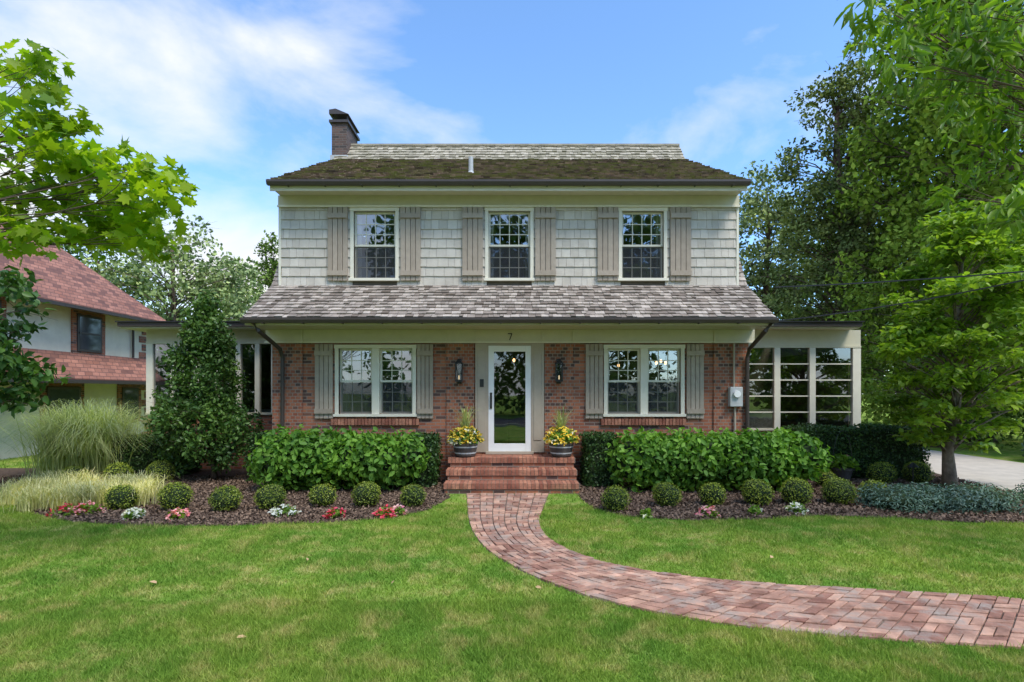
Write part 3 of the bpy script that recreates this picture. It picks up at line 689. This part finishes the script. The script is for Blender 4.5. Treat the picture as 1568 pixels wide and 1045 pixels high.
def mound(name,x,y,z,r,h,lm,n1,ls,fm,n2,fs,parent=None):
    e=parent or empty(name)
    d=nrm(rng.normal(size=(n1,3))); d[:,2]=abs(d[:,2]); P=np.array([x,y,z])+d*np.array([r,r,h])*rng.uniform(.5,1,n1)[:,None]
    leaves('leaves',P,ls,T_LEAF,lm,e,bw=.7)
    for i,(m_,k) in enumerate(zip(fm,n2)):
        d=nrm(rng.normal(size=(k,3))); d[:,2]=abs(d[:,2]); P=np.array([x,y,z])+d*np.array([r,r,h])*rng.uniform(.95,1.12,k)[:,None]
        P=np.repeat(P,5,axis=0)
        leaves('petals',P,fs,T_LEAF,m_,e,bw=1.2)
    return e
for x in (-.92,.97):
    e=empty('flower_planter'); a=Acc(); y=10.3
    a.lathe([(.17,.572),(.20,.60),(.225,.72),(.235,.80),(.245,.80),(.245,.84),(.22,.84),(.21,.80),(.0,.80)],x,y,24); a.make('pot',m_terr,e,smooth=False)
    a=Acc(); a.lathe([(.208,.64),(.214,.64),(.217,.665),(.21,.665)],x,y,24); a.lathe([(.231,.76),(.238,.76),(.239,.785),(.232,.785)],x,y,24); a.make('pot_hoops',m_grey,e)
    mound('',x,y,.86,.31,.29,l_hyd,500,.07,(f_yel,f_white),(125,10),.055,e)
    mound('',x-.13,y-.08,.84,.17,.12,l_hyd,60,.06,(f_white,),(35,),.05,e)
    strips('spike_leaves',[(x+random.uniform(-.04,.04),y+random.uniform(-.04,.04),.9) for _ in range(90)],.66,.018,l_pamp,e,spread=.7)

def hyd(name,x0,x1,y,zt):
    L=[]; x=x0+.4
    while x<x1-.3:
        L.append(((x,y+random.uniform(-.12,.12),zt*.5),(.46,.55,zt*.5*random.uniform(.88,1.04)))); x+=.36
        L.append(((x-.1,y-.15+random.uniform(-.1,.1),zt*random.uniform(.5,.66)),(.32,.38,zt*.34)))
    return shell(name,L,240,.12,l_hyd,T_LEAF,depth=(.70,1.14),core=.7,rug=.07,bw=.5)
hyd('hydrangea_hedge',-4.75,-1.68,9.85,1.10)
hyd('hydrangea_hedge',1.88,5.5,9.85,1.10)
def yew(name,x0,x1,y0,y1,zt):
    e=empty(name); d=1/.0013
    A=[((x0,x1),(y0,y0),(0,zt),(0,-1,0)),((x0,x1),(y0,y1),(zt,zt),(0,0,1)),((x0,x0),(y0,y1),(0,zt),(-1,0,0)),((x1,x1),(y0,y1),(0,zt),(1,0,0)),((x0,x1),(y1,y1),(0,zt),(0,1,0))]
    P=[];B=[]
    for X,Y,Z,nm in A:
        ar=max(X[1]-X[0],.001 if X[0]!=X[1] else 1)*max(Y[1]-Y[0],.001 if Y[0]!=Y[1] else 1)*max(Z[1]-Z[0],.001 if Z[0]!=Z[1] else 1)
        k=int(ar*d*1.6); p=np.stack([rng.uniform(*X,k),rng.uniform(*Y,k),rng.uniform(*Z,k)],1)
        off=rng.uniform(-.09,.03,k)+.03*np.sin(p[:,0]*5)*np.sin(p[:,2]*6+1)
        p=p+np.array(nm)*off[:,None]; P.append(p); B.append(np.tile(np.array(nm,float),(k,1)))
    leaves('foliage',np.vstack(P),.058,T_DIA,l_yew,e,bias=np.vstack(B),bw=.45)
    box('dark_core_fill',x0+.07,x1-.07,y0+.07,y1-.07,0,zt-.07,l_core,e)  # dark filler box added within the hedge so gaps between leaves stay dark
yew('yew_hedge',-1.98,-1.48,10.0,10.7,1.0)
yew('yew_hedge',1.42,2.05,10.0,10.7,1.0)
yew('yew_hedge',-5.4,-4.6,10.6,11.3,.98)
yew('yew_hedge',-9.0,-7.2,11.3,12.1,.86)
yew('yew_hedge',6.0,8.7,10.9,11.7,1.08)
bx=[(176,784,23),(260,784,23),(338,786,22),(408,783,23),(490,778,20),(557,779,21),(630,779,20),(172,745,19),(238,742,20),(104,745,17),(945,786,21),(1025,779,21),(1095,777,20),(1166,777,23),(1227,776,22),(1293,776,23),(1347,773,21),(1358,743,19),(1414,743,19),(1250,735,17),(1270,748,15)]
for px,py,r in bx:
    X,Y=G(px,py); R=r*Y/F*1.0; Y+=R*.6
    sh_=random.uniform(.88,1.0)
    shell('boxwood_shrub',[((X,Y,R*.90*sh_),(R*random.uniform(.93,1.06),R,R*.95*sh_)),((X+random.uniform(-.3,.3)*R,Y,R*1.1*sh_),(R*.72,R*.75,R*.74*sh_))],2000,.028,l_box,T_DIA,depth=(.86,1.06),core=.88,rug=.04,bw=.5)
Lh=[]; X,Y=-6.4,10.9
for i in range(105):
    f=random.random()**.95; z=.42+f*3.2; rr=1.0*(1-((f-.2)/.98)**1.5 if f>.2 else .8+f); rr=max(rr*.92,.06); t=random.uniform(0,6.28)
    q=random.uniform(.35,1.0)
    Lh.append((X+math.cos(t)*rr*q,Y+math.sin(t)*rr*q*.8,z))
Lh+=[(X,Y,3.5),(X+.05,Y,3.68),(X-.08,Y,3.3)]
tree('holly_tree',(X+.2,Y),(X,Y,3.6),.05,Lh,.24,165,.085,l_holly,T_LEAF,flat=1.25,bw=.3,split=.12)
Xj=[((G(px,790)[0],G(px,790)[1]+.5,.12),(.5,.5,.24)) for px in (1405,1450,1500,1550)]+[((9.0,8.6,.12),(.5,.5,.25))]
shell('juniper_groundcover',Xj,900,.06,l_jun,T_LONG,depth=(.7,1.15),core=.7,rug=.08)
shell('blue_shrub',[((14.2+i*.9,13.6+.3*i,.35),(.7,.6,.45)) for i in range(5)],400,.08,l_jun,T_LEAF,core=.75)
# shrub border beyond the driveway
def mass(name,cl,cr,npc,ls,mat,parent=None):
    Cc=np.array(cl); idx=np.repeat(np.arange(len(Cc)),npc); d=nrm(rng.normal(size=(len(idx),3)))*(rng.uniform(0,1,len(idx))**.4)[:,None]*cr
    p=Cc[idx]+d; p=p[p[:,2]>0]; leaves(name,p,ls,T_DIA,mat,parent)
mass('shrub_border',[(random.uniform(14.6,30),random.uniform(16.5,20),random.uniform(.3,2.6)) for _ in range(95)]+[(random.uniform(8.8,14.5),random.uniform(27,29),random.uniform(.3,3.5)) for _ in range(50)],.95,150,.17,l_mid)
mass('shrub_border',[(random.uniform(-34,-10),random.uniform(26,29),random.uniform(.3,3.2)) for _ in range(80)],1.1,130,.22,l_mid)
X,Y=-9.3,11.4
strips('pampas_grass',[(X+random.gauss(0,.32),Y+random.gauss(0,.25),0) for _ in range(3600)],1.65,.016,l_pamp,None,spread=1.25,segs=6)
bs=[]
for px,py in ((60,768),(85,765),(110,768),(140,762),(165,775),(195,762),(215,758),(120,752),(75,755),(205,775),(45,765),(20,772),(130,776),(95,780),(50,782),(180,762),(225,765)):
    x,y=G(px,py)
    bs+=[(x+random.gauss(0,.12),y+random.gauss(0,.1),0) for _ in range(230)]
strips('variegated_liriope',bs,.42,.014,l_lir,None,spread=1.1)
for px,py,r,fm in ((105,788,.22,f_red),(135,786,.22,f_pink),(205,795,.13,f_white),(273,795,.14,f_pink),(436,790,.19,f_white),(514,793,.13,f_red),(590,792,.14,f_red),(608,790,.13,f_pink),(1085,791,.14,f_pink),(1220,786,.13,f_white),(990,793,.09,f_white),(1155,788,.10,f_white)):
    x,y=G(px,py); mound('bedding_flowers',x,y,.01,r,.13,l_bright,110,.06,(fm,),(26 if r>.12 else 3,),.055)
for (px,py,R) in ((397,735,.17),(1290,738,.2)):
    x,y=G(px,py); e=empty('potted_plant'); a=Acc(); a.lathe([(R*.6,.01),(R*.95,.25),(R*1.05,.25),(R*1.05,.3),(R*.85,.3),(0,.27)],x,y,20); a.make('pot',m_terr,e)
    mound('',x,y,.3,R*1.5,.25,l_bright,350,.09,(f_pink,),(3,),.04,e)
    if px>1000:
        a=Acc(); a.tube([(x+.2*math.cos(t),y,.3+.75*math.sin(t)) for t in np.linspace(0,math.pi,16)],[.007]*16,5); a.make('hoop',m_black,e)
e=empty('path_light'); x,y=G(1398,745); a=Acc(); a.tube([(x,y,0),(x,y,.4)],[.012]*2,6); a.lathe([(.10,.38),(.02,.46),(.0,.47)],x,y,14); a.make('light_post',m_black,e)

# ------------------------------------------------------------ neighbour
NB=empty('neighbour_house'); nx=-14.0
a=Acc(); a.box(-22,nx,6,20,2.3,4.8); a.box(-22,nx+.1,6,20,-.1,2.6); a.make('stucco_walls',m_stucco,NB)
def slab(name,pts,mat,th=.1):
    lo=[(p[0],p[1],p[2]-th) for p in pts]; mesh(name,lo+list(pts),[(3,2,1,0),(4,5,6,7),(0,1,5,4),(1,2,6,5),(2,3,7,6),(3,0,4,7)],mat,NB)
slab('main_roof',[(-13.45,5.5,4.55),(-13.45,20.5,4.55),(-18,18.6,8.3),(-18,5.5,8.3)],m_nroof)
slab('main_roof_far',[(-18,5.5,8.3),(-18,18.6,8.3),(-22.5,20.5,4.55),(-22.5,5.5,4.55)],m_nroof)
mesh('hip_end',[(-13.45,20.5,4.55),(-22.5,20.5,4.55),(-18,18.6,8.3)],[(0,1,2)],m_nroof,NB)
slab('skirt_roof',[(-12.95,5.5,2.25),(-12.95,20.6,2.25),(nx+.01,20.1,3.1),(nx+.01,5.5,3.1)],m_nroof)
box('eave_gutter',-13.44,-13.34,5.5,20.5,4.40,4.50,m_gut,NB); box('skirt_gutter',-12.94,-12.84,5.5,20.6,2.10,2.2,m_gut,NB)
m_wp=M('dark_pane_mat',(.05,.06,.07),rough=.05,var=.2,bump=0,spec=.8)
def nwin(y0,y1,z0,z1,x):
    box('brick_surround',x-.1,x+.05,y0-.22,y1+.22,z0-.15,z1+.18,m_brick,NB); box('frame',x-.05,x+.08,y0-.05,y1+.05,z0-.05,z1+.05,m_gut,NB)
    mesh('pane',[(x+.085,y0+.03,z0+.03),(x+.085,y1-.03,z0+.03),(x+.085,y1-.03,z1-.03),(x+.085,y0+.03,z1-.03)],[(0,1,2,3)],m_wp,NB)
    box('meeting_rail',x+.08,x+.1,y0,y1,(z0+z1)/2-.03,(z0+z1)/2+.03,m_gut,NB)
nwin(16.8,17.7,3.2,4.3,nx); nwin(13.4,14.2,3.2,4.3,nx); nwin(15.6,16.7,.9,1.95,nx+.1); nwin(18.6,19.3,.9,1.95,nx+.1)
for z in np.arange(.1,4.4,.3): 
    if z<2.1 or z>3.1: box('quoin',nx+.0,nx+(.12 if z<2.5 else .03),19.6+(.15 if int(z/.3)%2 else 0),20.02,z,z+.24,m_brick,NB)
a=Acc(); a.tube([(nx+.15,19.2,4.4),(nx+.08,19.2,4.2),(nx+.08,19.2,3.1)],[.04]*3,8); a.make('neighbour_downspout',m_gut,NB)
a=Acc()
def wire(p,q,sag=.25):
    p=Vector(p);q=Vector(q); a.tube([p.lerp(q,t)-Vector((0,0,sag*4*t*(1-t))) for t in np.linspace(0,1,14)],[.014]*14,4)
wire(at(1187,440,10.3),at(1800,395,7.2),.05); wire(at(1187,492,10.3),at(1800,375,7.2),.12)
a.make('power_lines',m_black)

# ------------------------------------------------------------ trees
def C(lst,Y,dy=.5): return [at(px,py,Y+random.uniform(-dy,dy)) for px,py in lst]
cl=[(15,110),(60,100),(35,160),(95,150),(118,190),(60,215),(20,240),(105,245),(160,250),(200,262),(245,290),(150,300),(100,310),(50,300),(15,330),(205,320),(175,350),(225,345),(120,355),(70,345),(150,372),(10,280),(258,282),(-60,200),(-80,300),(-60,100),(-120,180),(60,260),(130,270),(85,185),(30,200),(-20,150),(-20,320),(190,290),(35,365),(235,372),(90,225),(140,330)]
tree('maple_tree',(-6.9,4.0),(-6.6,4.5,6.0),.15,C(cl,5.0,.4)+crown((-6.9,4.3,6.3),(1.4,1.5,1.4),22),.25,40,.125,l_maple,T_MAPLE,flat=.6,droop=.8,bw=.9,limb=.32)
cr2=[(1340,5),(1370,30),(1410,20),(1450,15),(1490,30),(1530,20),(1400,65),(1440,80),(1480,95),(1520,75),(1555,55),(1420,120),(1465,140),(1510,140),(1550,130),(1480,190),(1530,190),(1565,200),(1500,240),(1550,260),(1560,310),(1445,300),(1380,90),(1600,100),(1620,200),(1640,40),(1590,300),(1350,60),(1540,320),(1500,160)]
tree('ash_tree',(8.4,4.6),(7.8,5.0,6.5),.2,C(cr2,5.4,.6)+crown((7.8,5,6.8),(1.7,1.8,1.6),18),.27,55,.17,l_bright,T_LONG,flat=.8,droop=1.6,bw=.5,limb=.3)
tree('magnolia_tree',(-8.8,8.3),(-8.7,8.3,3.4),.09,crown((-8.8,8.3,2.6),(1.2,1.1,1.45),46,.3),.32,85,.15,l_dark,T_LEAF,bw=.5,droop=.5)
tree('dogwood_tree',(8.35,9.95),(8.5,9.9,4.4),.10,crown((8.6,9.8,3.1),(1.85,1.6,2.5),130,.2,taper=.5),.34,120,.13,l_dog,T_LEAF,flat=.4,droop=.5,bw=1.2,bark=m_bark2,split=.14,limb=.8)
def bgt(name,px,Y,ztop,rx,rz,n,cr,npc,ls,mat,taper=0,inner=.4,t=T_DIA,low=None):
    X=(px-HX)/F*Y; zc=ztop-rz
    return tree(name,(X,Y),(X,Y,ztop-rz*.35),.016*ztop+.06,crown((X,Y,zc),(rx,rx,rz),n,inner,taper),cr,npc,ls,mat,t,flat=.75,bw=.4,split=.2,limb=.6)
bgt('cypress_tree',1285,24,18.0,3.5,8.2,170,.7,130,.18,l_cyp,.45,.2)
bgt('oak_tree',1500,19,19.5,4.6,9.0,150,1.0,170,.24,l_bgb,.2,.4)
bgt('oak_tree',1400,27,21,5.2,9.5,110,1.3,150,.32,l_mid,.3)
bgt('birch_tree',1175,33,16.0,3.4,6.5,85,.95,120,.26,l_pale,.4,.3)
bgt('oak_tree',1640,15,13,3.6,6,80,1.0,150,.22,l_bgb)
bgt('linden_tree',1270,36,14.5,5,7,80,1.3,130,.36,l_pale)
bgt('linden_tree',1430,17.5,8.5,3.0,4,80,.75,140,.18,l_bgb)
bgt('locust_tree',265,31,12.6,5.0,5.2,95,.95,85,.26,l_pale,.2,.2)
bgt('locust_tree',150,36,13.0,5.0,6,75,1.2,110,.34,l_mid)
bgt('linden_tree',345,38,11.5,4.0,5.5,70,1.1,100,.34,l_pale,.2)
bgt('arborvitae_tree',418,24,9.6,1.3,4.6,45,.45,90,.16,l_mid,.7,.2)
bgt('oak_tree',20,40,12,6,6,60,1.3,110,.38,l_mid)
bgt('poplar_tree',622,32,17.0,1.6,5,45,.5,60,.2,l_bgb,.5,.2)
bgt('poplar_tree',738,32,17.1,2.4,5,60,.5,60,.2,l_bgb,.5,.2)
cl=[]
for i in range(380):
    x=random.uniform(-75,75); y=random.uniform(46,60); cl.append((x,y,random.uniform(.5,1)*random.choice((3,6,9))*1.1))
mass('distant_trees',cl,2.6,80,.75,l_mid)
cl=[]
for tx in range(-44,50,8):
    hx=tx+random.uniform(-3,3); hy=random.uniform(-26,-19); hh=random.uniform(16,23)
    for _ in range(40): 
        d=nrm(rng.normal(size=(1,3)))[0]*rng.uniform(.4,1); cl.append((hx+d[0]*4.2,hy+d[1]*3,hh*.56+d[2]*hh*.44))
for i in range(110): cl.append((random.uniform(-48,48),random.uniform(-24,-18),random.uniform(.3,4)))
mass('street_trees',cl,1.6,80,.55,l_mid)
